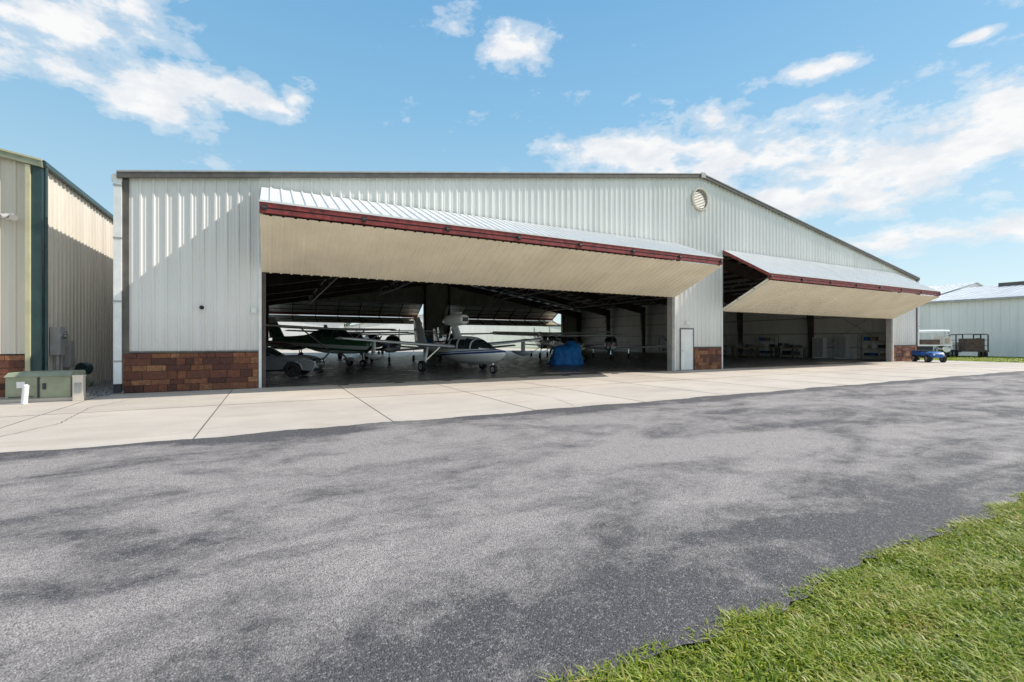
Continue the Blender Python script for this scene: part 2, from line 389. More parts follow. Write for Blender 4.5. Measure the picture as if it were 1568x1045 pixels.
def bifold(x0,x1,Y,sgn,mo,mz,bz,nm):
    b=B(); x0-=.06;x1+=.06
    top=Vector((0,Y+sgn*.06,HD)); mid=Vector((0,Y+sgn*mo,mz)); bot=Vector((0,Y+sgn*.05,bz))
    V1=(top-mid).normalized(); L1=(top-mid).length
    N1=Vector((1,0,0)).cross(V1)
    if N1.z<0: N1=-N1
    V2=(bot-mid).normalized(); L2=(bot-mid).length; N2=Vector((1,0,0)).cross(V2)
    if N2.z>0: N2=-N2
    ribs(b,mid+N1*.04,X_,V1,N1,x0,x1,.0,L1,'white_panel')
    ribs(b,mid+N2*.04+Vector((0,0,-.27)),X_,V2,N2,x0,x1,.0,L2,'cream' ,h=.03)
    fr='red'
    def on(p,u,v,V): return p+Vector((u,0,0))+V*v
    m2=mid+Vector((0,0,-.27))
    for u in (x0+.04,x1-.04):
        b.beam(on(mid,u,.05,V1)-N1*.04,on(mid,u,L1,V1)-N1*.04,.07,.12,fr); b.beam(on(m2,u,.05,V2)-N2*.04,on(m2,u,L2,V2)-N2*.04,.07,.12,'cream')
    k=int((x1-x0)/2.6)
    for i in range(1,k):
        u=x0+(x1-x0)*i/k
        b.beam(on(mid,u,.05,V1)-N1*.06,on(mid,u,L1,V1)-N1*.06,.06,.1,'steel'); b.beam(on(m2,u,.05,V2)-N2*.06,on(m2,u,L2,V2)-N2*.06,.06,.1,'steel')
    for j in (.3,.65,.97):
        b.beam(on(mid,x0,L1*j,V1)-N1*.05,on(mid,x1,L1*j,V1)-N1*.05,.06,.06,'steel'); b.beam(on(m2,x0,L2*j,V2)-N2*.05,on(m2,x1,L2*j,V2)-N2*.05,.06,.06,'steel' if j<.9 else 'cream')
    yo=mid.y+sgn*.03
    b.box((x0-.01,min(yo,yo-sgn*.12),mz-.10),(x1+.01,max(yo,yo-sgn*.12),mz+.03),'red')
    b.box((x0,min(yo-sgn*.035,yo-sgn*.11),mz-.14),(x1,max(yo-sgn*.035,yo-sgn*.11),mz-.1001),'dark')
    b.box((x0-.01,min(yo,yo-sgn*.12),mz-.25),(x1+.01,max(yo,yo-sgn*.12),mz-.1401),'red')
    for i in range(0,k+1):
        u=x0+.1+(x1-x0-.2)*i/k
        b.box((u-.07,min(yo+sgn*.03,yo),mz-.18),(u+.07,max(yo+sgn*.03,yo),mz-.05),'dark'); b.cyl((u-.05,yo+sgn*.035,mz-.12),(u+.05,yo+sgn*.035,mz-.12),.03,'steel')
    b.box((x0-.02,min(yo+sgn*.02,yo-sgn*.02),mz+.031),(x1+.02,max(yo+sgn*.02,yo-sgn*.02),mz+.085),'white')
    return b.make(nm,hangar,recalc=False)
bifold(*doors[0],YF,-1,2.80,5.2,4.02,'bifold_door')
bifold(*doors[1],YF,-1,2.70,4.80,3.42,'bifold_door_right')
bifold(-.2,17.9,YB,1,2.5,5.0,4.05,'rear_bifold_door')
bifold(21.75,40.05,YB,1,2.5,5.0,4.05,'rear_bifold_door_right')
b=B()
ys=[YF+.45+i*(YB-YF-.9)/6 for i in range(7)]
for i,y in enumerate(ys):
    for sx in (-1,1):
        xe=XL+.3 if sx<0 else XR-.3
        xi=xe-sx*.75
        vs=[]; w=.13
        for yy in (y-w,y+w):
            vs+=[(xe,yy,0),(xe-sx*.3,yy,0),(xi,yy,EH-.5),(xe,yy,EH-.25)]
        b.add(vs,[(0,1,2,3),(4,5,6,7),(0,1,5,4),(1,2,6,5),(2,3,7,6),(3,0,4,7)],'steel')
        vs=[]
        for yy in (y-w,y+w):
            vs+=[(xe,yy,EH-.28),(xi,yy,EH-1.1),(XC,yy,PH-.85),(XC,yy,PH-.28)]
        b.add(vs,[(0,1,2,3),(4,5,6,7),(0,1,5,4),(1,2,6,5),(2,3,7,6),(3,0,4,7)],'steel')
for i in range(1,32):
    x=XL+(XR-XL)*i/32
    if abs(x-XC)<.2: continue
    z=rz_(x)-.14; b.box((x-.04,YF+.1,z-.1),(x+.04,YB-.1,z+.1),'purlin')
# open-web trusses between the frames, running front to back
for x in (4.0,11.9,27.9,35.8):
    zt=rz_(x)-.9; zb=zt-.75; m=30; y0=YF+.6; dy=(YB-YF-1.2)/m
    b.box((x-.05,y0,zt-.04),(x+.05,YB-.6,zt+.04),'purlin'); b.box((x-.05,y0,zb-.04),(x+.05,YB-.6,zb+.04),'purlin')
    for j in range(m):
        ya=y0+j*dy; b.beam((x,ya,zb if j%2 else zt),(x,ya+dy,zt if j%2 else zb),.05,.05,'purlin')
for z in (1.0,2.2,3.6,5.0):
    b.box((XL+.05,YF+.1,z-.09),(XL+.25,YB-.1,z-.02),'grey'); b.box((XR-.25,YF+.1,z-.09),(XR-.05,YB-.1,z-.02),'grey')
for z in (7.3,8.4,9.4):
    hw=(PH-z)/(PH-EH)*(XC-XL)-.3
    for y in (YF+.06,YB-.2): b.box((XC-hw,y,z),(XC+hw,y+.14,z+.08),'grey')
for x in (XL+2,-.35,18.2,21.6,40.2):
    b.box((x-.12,YB-.4,0),(x+.12,YB-.08,rz_(x)-.4),'steel')
for z in (1.0,2.2,3.6,5.0):
    for x0,x1 in ((XL,-.3),(18,21.7),(40.1,XR)): b.box((x0,YB-.22,z),(x1,YB-.05,z+.08),'grey')
for i in (0,2,5):
    b.cyl((XR-.3,ys[i],.3),(XR-.3,ys[i+1],EH-1),.02,'grey',n=6); b.cyl((XR-.3,ys[i+1],.3),(XR-.3,ys[i],EH-1),.02,'grey',n=6)
    for k in range(5):
        x0=XL+1+k*9; x1=x0+9
        b.cyl((x0,ys[i],rz_(x0)-.4),(x1,ys[i+1],rz_(x1)-.4),.015,'grey',n=6); b.cyl((x0,ys[i+1],rz_(x0)-.4),(x1,ys[i],rz_(x1)-.4),.015,'grey',n=6)
b.make('steel_frame',hangar)
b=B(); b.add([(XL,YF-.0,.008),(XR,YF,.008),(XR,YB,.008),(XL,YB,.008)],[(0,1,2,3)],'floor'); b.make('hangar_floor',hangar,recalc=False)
b=B()
for x in (2.2,4.1,5.9,7.4,9.2,11.3,14.0): b.box((x-.16,YF-.42,.004),(x+.16,YF-.24,.011),'dark')
b.make('floor_drains',hangar)

# ------------------------------------------------------------------ neighbour
nb=empty('metal_warehouse')
NX,NY=-5.62,17.2; NE=6.36; sl=.17
b=B(); nr=lambda x: NE+(NX-x)*sl if x>-22 else NE+(NX+22)*sl-(-22-x)*sl*1
ribs(b,(0,NY,0),X_,Z_,(0,-1,0),-38,NX-.02,1.15,nr,'beige',breaks=(-22,)); b.make('front_wall',nb,recalc=False)
b=B(); ribs(b,(NX,0,0),(0,1,0),Z_,(1,0,0),NY+.02,58,0,NE,'beige'); b.make('side_wall',nb,recalc=False)
b=B(); top=NE+(NX+22)*sl
b.add([(NX+.15,NY-.15,NE+.07),(-22,NY-.15,top+.1),(-22,58,top+.1),(NX+.15,58,NE+.07)],[(0,1,2,3)],'roof')
b.add([(-38.1,NY-.15,NE+.07),(-22,NY-.15,top+.1),(-22,58,top+.1),(-38.1,58,NE+.07)],[(3,2,1,0)],'roof')
b.add([(-38,58,0),(NX,58,0),(NX,58,NE),(-22,58,top),(-38,58,NE)],[(0,1,2,3,4)],'beige'); b.add([(-38,58,0),(-38,NY,0),(-38,NY,NE),(-38,58,NE)],[(0,1,2,3)],'beige')
b.make('roof',nb,recalc=False)
b=B()
for z0,z1,k,y0 in ((-.12,.04,'tgreen',NY-.16),(.042,.09,'beigetrim',NY-.18)):
    vs=[]
    for x,z in ((NX+.1,NE),(-22,top)): vs+=[(x,y0,z+z0),(x,NY-.04,z+z0),(x,NY-.04,z+z1),(x,y0,z+z1)]
    b.add(vs,[(3,2,1,0),(4,5,6,7),(0,1,5,4),(1,2,6,5),(2,3,7,6),(3,0,4,7)],k)
b.box((NX-.14,NY-.07,0),(NX+.07,NY+.14,NE-.0),'green')
b.box((NX-.24,NY-.14,.05),(NX-.145,NY-.036,NE-.1),'beigetrim')
b.box((NX+.05,NY-.1,NE-.06),(NX+.17,58,NE+.06),'green')
b.cyl((NX+.13,NY+.02,.1),(NX+.13,NY+.02,NE-.1),.04,'green')
b.make('trim',nb)
b=B(); stone(b,-12,NX-.26,NY-.012,1.13); b.make('stone_wainscot',nb)
b=B(); b.box((-6.25,NY-.12,4.75),(-6.1,NY-.036,4.9),'white'); b.cyl((-6.22,NY-.12,4.83),(-6.3,NY-.3,4.76),.06,'grey',r1=.08); b.cyl((-6.12,NY-.12,4.83),(-6.02,NY-.3,4.76),.06,'grey',r1=.08)
b.make('flood_light',nb)
b=B()
b.box((NX+.04,17.75,1.1),(NX+.26,18.1,1.9),'grey'); b.box((NX+.04,18.2,1.3),(NX+.2,18.5,1.8),'grey'); b.cyl((NX+.15,17.9,.0),(NX+.15,17.9,1.1),.05,'grey'); b.cyl((NX+.12,18.3,0),(NX+.12,18.3,1.3),.035,'grey')
b.cyl((NX+.26,17.92,1.65),(NX+.36,17.92,1.65),.1,'chrome'); b.box((NX+.04,18.7,.7),(NX+.22,19.0,1.5),'grey'); b.cyl((NX+.12,18.85,0),(NX+.12,18.85,.7),.03,'grey')
b.cyl((NX+.3,19.5,.15),(NX+.3,19.9,.15),.16,'tgreen'); b.cyl((NX+.2,19.6,.6),(NX+.3,19.8,.6),.2,'green')
b.make('electric_meter_cabinet')
b=B()
b.box((-.66,-.5,0),(.66,.5,.08),'concrete'); b.box((-.6,-.42,.081),(.6,.42,.62),'tgreen'); b.add([(-.62,-.46,.621),(.62,-.46,.621),(.62,.46,.621),(-.62,.46,.621),(-.6,-.3,.72),(.6,-.3,.72),(.6,.44,.72),(-.6,.44,.72)],[(0,1,5,4),(1,2,6,5),(2,3,7,6),(3,0,4,7),(4,5,6,7)],'tgreen')
b.box((-.02,-.435,.1),(.02,-.421,.6),'dark'); b.box((.08,-.45,.3),(.14,-.421,.45),'dark'); b.box((-.4,-.43,.35),(-.25,-.421,.5),'white'); b.box((-.55,-.428,.12),(-.1,-.421,.14),'dark')
b.make('pad_transformer',None,(-5.05,15.9,.004),rad(-3))
b=B(); b.box((-.1,-.09,0),(.1,.09,.60),'beige'); b.box((-.11,-.10,.60),(.11,.10,.64),'beige'); b.box((-.07,-.102,.2),(.07,-.091,.45),'grey'); b.make('utility_pedestal',None,(-4.28,15.35,.004))
b=B(); b.cyl((0,0,0),(0.03,0,.43),.06,'white'); b.cyl((.03,0,.43),(.032,0,.46),.06,'white',r1=.03); b.make('bollard',None,(-5.2,15.1,.004))

# ------------------------------------------------------------------ ground
def sheet(name,pts,z,k):
    b=B(); b.add([(x,y,z) for x,y in pts],[tuple(range(len(pts)))],k); return b.make(name,recalc=False)
sheet('ground',[(-900,-900),(900,-900),(900,900),(-900,900)],-.02,'lawn')
sheet('concrete_apron',[(-60,8.0),(46,8.0),(46,16.87),(46,60),(46,88),(-60,88)],0,'concrete')
b=B(); xs=np.arange(-60,90,.12); ed=[]
for i,x in enumerate(xs): ed.append((x, 8.55+.05*math.sin(x*1.3)+.04*math.sin(x*3.7+1)+random.uniform(-.02,.02),.006))
lo=[(x,1.62+.05*math.sin(x*2.1)+random.uniform(-.03,.03),.006) for x in xs]
n=len(xs); b.add(ed+lo,[(n+i,n+i+1,i+1,i) for i in range(n-1)],'asphalt'); b.make('asphalt_taxiway',recalc=False)
sheet('gravel_strip',[(-5.62,16.3),(-3.95,16.3),(-3.95,58),(-5.62,58)],.004,'gravel')
b=B()
random.seed(3)
for i in range(900):
    x=random.uniform(-5.5,-4.0);y=16.3+random.random()**2*9;r=random.uniform(.015,.035)
    b.add([(x-r,y,.004),(x,y-r,.004),(x+r,y,.004),(x,y+r,.004),(x,y,.004+r*1.2)],[(0,1,4),(1,2,4),(2,3,4),(3,0,4)],'gravel')
b.make('gravel_stones',recalc=False)
b=B()
for i in range(-10,16):
    x=-1.05+i*3.07
    b.box((x-.010,8.5,.0),(x+.010,16.8,.0035),'joint')
b.box((-40,12.68,.0),(46,12.695,.0045),'joint')
b.box((-40,16.72,.0),(46,16.75,.0055),'joint')
def crack(pts,w,z,k,b):
    P=[]
    for (x0,y0),(x1,y1) in zip(pts,pts[1:]):
        m=max(2,int(math.hypot(x1-x0,y1-y0)/.08))
        for j in range(m):
            t=j/m; P.append((x0+(x1-x0)*t+random.gauss(0,.012),y0+(y1-y0)*t+random.gauss(0,.012)))
    vs=[]
    for i,(x,y) in enumerate(P):
        q=P[min(i+1,len(P)-1)];p=P[max(i-1,0)];dx,dy=q[0]-p[0],q[1]-p[1];l=math.hypot(dx,dy) or 1; ww=w*random.uniform(.4,1.2)
        vs+=[(x-dy/l*ww,y+dx/l*ww,z),(x+dy/l*ww,y-dx/l*ww,z)]
    b.add(vs,[(2*i,2*i+1,2*i+3,2*i+2) for i in range(len(P)-1)],k)
crack([(-3.9,9.6),(-3.4,11.2),(-3.6,13.5),(-3.2,15)],.008,.005,'joint',b); crack([(6.2,8.7),(6.6,10.2),(6.4,12.6)],.006,.005,'joint',b); crack([(13.9,8.7),(13.2,11),(13.8,14)],.006,.005,'joint',b)
b.make('concrete_joints',recalc=False)
b=B()
crack([(16,4.6),(12,5.0),(9.5,5.6),(8.6,7.8)],.010,.010,'crack',b)
crack([(8.8,4.6),(7.4,4.9),(6.2,5.3)],.006,.010,'crack',b)
b.make('asphalt_cracks',recalc=False)

def grass(name,x0,x1,y0,y1,cnt,hmin,hmax,w):
    rng=np.random.default_rng(5)
    x=rng.uniform(x0,x1,cnt); y=y1-(y1-y0)*rng.random(cnt)
    edge=1.62+.05*np.sin(x*2.1)+.03*np.sin(x*9)+.03*np.sin(x*23+1)
    if y1<3: y=np.minimum(y,edge+rng.exponential(.035,cnt)-.0)
    clump=(np.sin(x*7+np.sin(y*11)*1.5)*np.sin(y*9+np.sin(x*5))*.5+.5)
    keep=rng.random(cnt)<(.40+.60*clump); x=x[keep];y=y[keep];clump=clump[keep];cnt=len(x)
    h=rng.uniform(hmin,hmax,cnt)*(.6+.7*clump); a=rng.uniform(0,2*np.pi,cnt); ln=rng.uniform(.5,2.0,cnt)*h; ww=w*rng.uniform(.5,1.4,cnt)
    dx,dy=np.cos(a),np.sin(a); px,py=-dy,dx
    V=np.zeros((cnt,5,3)); z0=-.015
    V[:,0]=np.stack([x-px*ww,y-py*ww,np.full(cnt,z0)],1); V[:,1]=np.stack([x+px*ww,y+py*ww,np.full(cnt,z0)],1)
    mx,my=x+dx*ln*.35,y+dy*ln*.35
    V[:,2]=np.stack([mx+px*ww*.8,my+py*ww*.8,z0+h*.65],1); V[:,3]=np.stack([mx-px*ww*.8,my-py*ww*.8,z0+h*.65],1)
    V[:,4]=np.stack([x+dx*ln,y+dy*ln,z0+h*rng.uniform(.55,1,cnt)],1)
    base=(np.arange(cnt)*5)[:,None]
    loops=np.concatenate([base+np.array([[0,1,2,3]]),base+np.array([[3,2,4]])],1).ravel()
    me=bpy.data.meshes.new(name); me.vertices.add(cnt*5); me.vertices.foreach_set('co',V.ravel())
    me.loops.add(cnt*7); me.loops.foreach_set('vertex_index',loops.astype(np.int32))
    ls=(np.arange(cnt)*7)[:,None]+np.array([[0,4]]); lt=np.tile([4,3],cnt)
    me.polygons.add(cnt*2); me.polygons.foreach_set('loop_start',ls.ravel().astype(np.int32)); me.polygons.foreach_set('loop_total',lt.astype(np.int32))
    me.materials.append(M['blade']); me.update(calc_edges=True)
    at=me.attributes.new('rnd','FLOAT','POINT'); at.data.foreach_set('value',np.repeat(rng.random(cnt),5).astype(np.float32))
    o=bpy.data.objects.new(name,me); S.collection.objects.link(o)
grass('lawn_grass',.3,8.5,-.3,1.7,190000,.022,.05,.0042)
grass('lawn_grass_far',46.2,60,8.6,26,30000,.06,.12,.03)

# ------------------------------------------------------------------ aircraft
def prop(b,x,z,r,ang,k='dark'):
    for s in (0,math.pi):
        a=ang+s; d=Vector((0,math.cos(a),math.sin(a))); p=Vector((0,-math.sin(a),math.cos(a)))
        c=Vector((x,0,z)); vs=[]
        for t,w in ((.08,.05),(.4,.085),(.8,.07),(1,.03)):
            tw=.03*(1-t); vs+=[c+d*(t*r)+p*w+Vector((tw,0,0)),c+d*(t*r)-p*w-Vector((tw,0,0))]
        b.add(vs,[(0,1,3,2),(2,3,5,4),(4,5,7,6)],k)
def highwing(name,x,y,rz,paint,tail=False,zs=1.0,pa=.6):
    e=empty(name,(x,y,.009),rz); e.scale=(1,1,zs)
    b=B()
    def gm(c):
        if -1.0<c.x<1.15 and 1.56<c.z<2.06 and not any(abs(c.x-q)<.06 for q in (.38,-.45)): return 'glass'
    b.loft([(2.78,1.25,.16,.14,.14),(2.72,1.25,.36,.26,.28),(2.3,1.27,.45,.31,.42),(1.7,1.27,.51,.36,.5),(1.25,1.3,.54,.40,.55),(.95,1.35,.55,.55,.6),(.55,1.4,.56,.78,.65),(0,1.4,.56,.80,.65),(-1,1.42,.52,.74,.58),(-1.9,1.45,.4,.45,.42),(-3.3,1.52,.26,.28,.26),(-4.9,1.62,.10,.18,.12)],paint,n=28,sub=6,matf=gm,et=3.2,eb=2.8)
    b.make('fuselage',e)
    b=B()
    b.foil((.62,.0,2.16),(.62,2.6,2.2),1.6,1.6,.13,'acwhite'); b.foil((.62,2.6,2.2),(.5,5.4,2.28),1.6,1.15,.13,'acwhite')
    b.foil((.62,.0,2.16),(.62,-2.6,2.2),1.6,1.6,.13,'acwhite'); b.foil((.62,-2.6,2.2),(.5,-5.4,2.28),1.6,1.15,.13,'acwhite')
    for s in (-1,1): b.foil((.25,s*.52,.92),(.2,s*2.5,2.15),.14,.14,.35,'acwhite')
    b.foil((-3.9,0,1.7),(-4.75,0,3.0-.35*tail),1.35,.65,.1,paint,(0,1,0))
    for s in (-1,1): b.foil((-4.1,s*.05,1.7),(-4.3,s*1.7,1.7),.95,.65,.1,'acwhite')
    b.make('wings_and_tail',e)
    b=B()
    wx=.9 if tail else .1
    for s in (-1,1):
        b.beam((wx,s*.4,.85),(wx,s*1.15,.3),.12,.04,'acwhite'); b.wheel((wx,s*1.22,.24),.24,.15)
        if not tail:
            v0=len(b.v); b.loft([(wx+.4,.25,.02,.02,.02),(wx+.2,.3,.1,.12,.12),(wx-.2,.3,.1,.1,.12),(wx-.5,.3,.02,.03,.02)],'acwhite',n=10,sub=2); b.v[v0:]=[(p[0],p[1]+s*1.22,p[2]+.06) for p in b.v[v0:]]
    if tail: b.beam((-4.7,0,1.5),(-4.95,0,.2),.05,.05,'steel'); b.wheel((-4.95,0,.1),.1,.06)
    else: b.beam((2.1,0,.9),(2.15,0,.3),.06,.06,'chrome'); b.wheel((2.15,0,.2),.2,.13)
    b.cyl((2.75,0,1.25),(3.05,0,1.25),.17,'acwhite',r1=.02); prop(b,2.87,1.25,.95,pa)
    for s in (-1,1): b.box((2.722,s*.2-.1,1.2),(2.765,s*.2+.1,1.38),'dark')
    b.make('gear_and_propeller',e); return e
def lowwing(name,x,y,rz,paint,pa=.3):
    e=empty(name,(x,y,.009),rz); b=B()
    def gm(c):
        if -1.2<c.x<1.1 and 1.42<c.z<1.80 and not any(abs(c.x-q)<.06 for q in (.3,-.5)): return 'glass'
    b.loft([(2.75,1.1,.16,.14,.14),(2.7,1.1,.38,.26,.28),(2.2,1.12,.46,.30,.42),(1.3,1.12,.54,.34,.46),(1.0,1.15,.55,.38,.48),(.4,1.2,.56,.68,.5),(-.3,1.2,.55,.70,.5),(-1.3,1.22,.46,.5,.4),(-2.2,1.25,.34,.3,.3),(-4.4,1.35,.1,.14,.12)],paint,n=24,sub=5,matf=gm,et=2.6,eb=2.6)
    b.make('fuselage',e); b=B()
    for s in (-1,1):
        b.foil((.6,s*.3,.78),(.5,s*5.0,1.12),1.6,1.3,.14,'acwhite'); b.foil((-3.7,s*.05,1.35),(-3.8,s*1.8,1.35),.9,.7,.1,'acwhite')
        b.beam((.1,s*1.5,.8),(.1,s*1.5,.3),.07,.07,'chrome'); b.wheel((.1,s*1.5,.22),.22,.15)
    b.foil((-3.3,0,1.4),(-4.1,0,2.5),1.25,.6,.1,paint,(0,1,0)); b.beam((2.1,0,.8),(2.15,0,.25),.06,.06,'chrome'); b.wheel((2.15,0,.19),.19,.13)
    b.cyl((2.72,0,1.1),(3.02,0,1.1),.16,'acwhite',r1=.02); prop(b,2.84,1.1,.92,pa); b.make('wings_tail_and_gear',e); return e
def amphibian(x,y,rz):
    e=empty('amphibious_airplane',(x,y,.009),rz); b=B()
    b.loft([(3.72,.98,.03,.03,.05),(3.55,.95,.2,.12,.2),(3.1,.9,.4,.22,.36),(2.4,.86,.53,.32,.44),(1.4,.84,.6,.38,.46),(.2,.85,.58,.40,.44),(-1,.93,.46,.36,.32),(-2.2,1.05,.33,.28,.24),(-3.4,1.2,.22,.22,.16),(-4.3,1.32,.1,.16,.1)],'amph',n=24,sub=5,et=2.6,eb=1.35)
    b.make('hull',e); b=B()
    def gm(c):
        if c.z>1.60 or any(abs(c.x-q)<.07 for q in (1.75,.7,-.15)) or c.z<1.16 or c.x<-.75: return 'acwhite'
    b.loft([(2.75,1.12,.28,.03,.1),(2.2,1.12,.46,.28,.1),(1.6,1.12,.53,.52,.1),(1.0,1.12,.54,.60,.1),(.2,1.12,.52,.60,.1),(-.5,1.12,.44,.48,.1),(-1.3,1.12,.28,.16,.1)],'glass',n=24,sub=6,matf=gm,et=2.4)
    b.make('canopy',e); b=B()
    for s in (-1,1):
        b.foil((.55,s*.35,1.2),(.35,s*3.0,1.38),1.75,1.45,.14,'acwhite'); b.foil((.35,s*3.0,1.38),(.05,s*5.8,1.6),1.45,1.0,.14,'acwhite')
        b.foil((-3.75,s*.03,2.05),(-3.95,s*1.6,2.05),.9,.65,.1,'acwhite')
        yy=s*4.4
        v0=len(b.v); b.loft([(.65,.86,.02,.02,.03),(.4,.84,.12,.08,.12),(-.2,.82,.16,.1,.16),(-.8,.86,.1,.08,.08),(-1.1,.9,.02,.03,.03)],'acwhite',n=12,sub=3,eb=1.4)
        b.v[v0:]=[(p[0],p[1]+yy,p[2]) for p in b.v[v0:]]
        b.foil((.1,yy,.9),(.1,yy,1.48),.35,.35,.25,'acwhite',(0,1,0))
    b.foil((-3.0,0,1.3),(-3.95,0,2.85),1.5,.75,.1,'acwhite',(0,1,0)); b.foil((-2.1,0,1.25),(-3.3,0,1.75),1.0,.4,.06,'blue',(0,1,0))
    b.make('wings_floats_and_tail',e); b=B()
    b.foil((.35,0,1.6),(-.1,0,2.35),.75,.7,.28,'acwhite',(0,1,0)); b.beam((-.6,.25,1.35),(-.5,.06,2.3),.05,.05,'acwhite'); b.beam((-.6,-.25,1.35),(-.5,-.06,2.3),.05,.05,'acwhite')
    b.loft([(.62,2.55,.14,.12,.12),(.55,2.55,.26,.24,.22),(.1,2.55,.33,.3,.28),(-.6,2.55,.33,.28,.3),(-1.1,2.52,.2,.18,.2),(-1.25,2.5,.1,.1,.1)],'acwhite',n=18,sub=4,et=2.8,eb=2.8)
    b.box((.56,-.16,2.45),(.635,.16,2.66),'dark'); b.loft([(.3,2.9,.02,.02,.02),(.1,2.9,.1,.06,.06),(-.4,2.87,.1,.05,.06),(-.6,2.84,.02,.02,.02)],'acwhite',n=10,sub=2)
    b.cyl((-1.24,0,2.5),(-1.5,0,2.5),.11,'chrome',r1=.02); prop(b,-1.36,2.5,.92,1.25); b.make('engine_nacelle',e); b=B()
    for s in (-1,1): b.beam((-.35,s*1.55,1.2),(-.4,s*1.7,.3),.08,.1,'acwhite'); b.beam((-.1,s*1.0,1.2),(-.4,s*1.68,.5),.05,.05,'chrome'); b.wheel((-.4,s*1.82,.27),.27,.17)
    b.beam((2.75,0,.65),(2.85,0,.25),.06,.08,'chrome'); b.wheel((2.87,0,.2),.2,.12); b.make('landing_gear',e); return e
amphibian(8.33,21.7,rad(-77.5))
highwing('high_wing_airplane',3.3,29.0,rad(-50),'cgreen')
highwing('taildragger_airplane',19.4,28.6,rad(-100),'cyel',True,.86,.2)
lowwing('low_wing_airplane',12.6,33,rad(-85),'cred'); highwing('high_wing_airplane',6.2,41,rad(-70),'cblue'); lowwing('low_wing_airplane',8,34.2,rad(-110),'cblue')
highwing('high_wing_airplane',16,44,rad(-95),'cred',False,1,1.2); lowwing('low_wing_airplane',1.2,47,rad(-60),'cred'); highwing('high_wing_airplane',24.5,40,rad(-110),'cblue')
lowwing('low_wing_airplane',31,46,rad(-120),'cyel'); highwing('high_wing_airplane',10,53,rad(-80),'cgreen',False,1,2); lowwing('low_wing_airplane',26.2,31.5,rad(-130),'cred',1.3)
highwing('high_wing_airplane',22.3,34.6,rad(-118),'cred',False,1,.9); lowwing('low_wing_airplane',19.5,52,rad(-90),'cblue',.7)
b=B(); n=48; vs=[];rs=[(0,1.06),(.10,1.0),(.45,.93),(.8,.90),(1.0,.82),(1.15,.66),(1.24,.42),(1.28,.12)]
for z,r in rs:
    for i in range(n):
        a=2*math.pi*i/n; f=1+.09*math.sin(a*5+z*2)*(1.5-z)+.06*math.sin(a*11+z*5)*(1.3-z)+.03*math.sin(a*17-z*3)
        ca,sa=math.cos(a),math.sin(a); px=math.copysign(abs(ca)**.8,ca); py=math.copysign(abs(sa)**.8,sa)
        vs.append((px*r*f*1.0,py*r*f*.75,z+(.12*math.sin(a*2+1)+.14*px)*min(1,z*1.5)))
b.add(vs,[(j*n+i,j*n+(i+1)%n,(j+1)*n+(i+1)%n,(j+1)*n+i) for j in range(len(rs)-1) for i in range(n)]+[tuple(range((len(rs)-1)*n,len(rs)*n))],'tarp',True); b.make('blue_tarp_cover',None,(17.0,24.9,.009),rad(-30))

# ------------------------------------------------------------------ car
def car(x,y,rz):
    e=empty('classic_sports_car',(x,y,.009),rz); b=B()
    prof=[(2.25,.42),(2.3,.55),(2.15,.70),(1.6,.80),(.9,.86),(.5,.88),(-.6,.88),(-1.3,.88),(-1.9,.84),(-2.2,.74),(-2.25,.5),(-2.2,.3)]
    def arch(cx): return [(cx+.37*math.cos(t),.33+.37*math.sin(t)) for t in np.linspace(math.pi,0,9) ]
    low=[(-2.15,.25)]+[p if p[1]>.25 else (p[0],.25) for p in arch(-1.35)]+[p if p[1]>.25 else (p[0],.25) for p in arch(1.4)]+[(2.15,.25)]
    outline=low+prof
    n=len(outline); sides=[]
    for yv,sx,fz in ((-.86,.97,.93),(-.90,1,.975),(-.80,.998,1.0),(0,1.02,1.035),(.80,.998,1.0),(.90,1,.975),(.86,.97,.93)):
        sides.append([(px*sx,yv,(pz*fz if pz>.6 else pz)) for px,pz in outline])
    vs=sum(sides,[]); fs=[]
    for j in range(len(sides)-1):
        for i in range(n):
            fs.append((j*n+i,j*n+(i+1)%n,(j+1)*n+(i+1)%n,(j+1)*n+i))
    b.add(vs,fs,'silver',True); b.add(sides[0],[tuple(range(n))],'silver'); b.add(sides[-1],[tuple(range(n))],'silver')
    for s in (-1,1):
        v0=len(b.v); b.loft([(2.2,.60,.05,.08,.05),(1.9,.66,.17,.17,.1),(1.4,.70,.2,.2,.1),(.8,.74,.18,.14,.1),(.2,.78,.05,.06,.05)],'silver',n=14,sub=3); b.v[v0:]=[(p[0],p[1]+s*.68,p[2]) for p in b.v[v0:]]
        b.cyl((2.18,s*.68,.64),(2.27,s*.68,.63),.1,'chrome',n=16); b.cyl((2.272,s*.68,.63),(2.28,s*.68,.63),.08,'glass',n=16)
        for wx in (-1.35,1.4): b.wheel((wx,s*.80,.33),.32,.2,rim='chrome')
    def gm(c):
        if c.z<1.2 and not any(abs(c.x-q)<.05 for q in (.05,)): return 'glass'
    b.loft([(.75,.86,.6,.02,.05),(.3,.86,.66,.33,.05),(0,.86,.66,.40,.05),(-.6,.86,.64,.42,.05),(-1.1,.86,.60,.30,.05),(-1.6,.86,.52,.03,.05)],'silver',n=20,sub=5,matf=gm,et=4)
    b.box((2.2,-.7,.38),(2.34,.7,.47),'chrome'); b.box((2.2,-.45,.48),(2.3,.45,.6),'dark'); b.box((-1.9,-.75,.26),(1.9,.75,.33),'dark')
    b.make('body',e,recalc=True); return e
car(-.3,21.9,rad(-17))

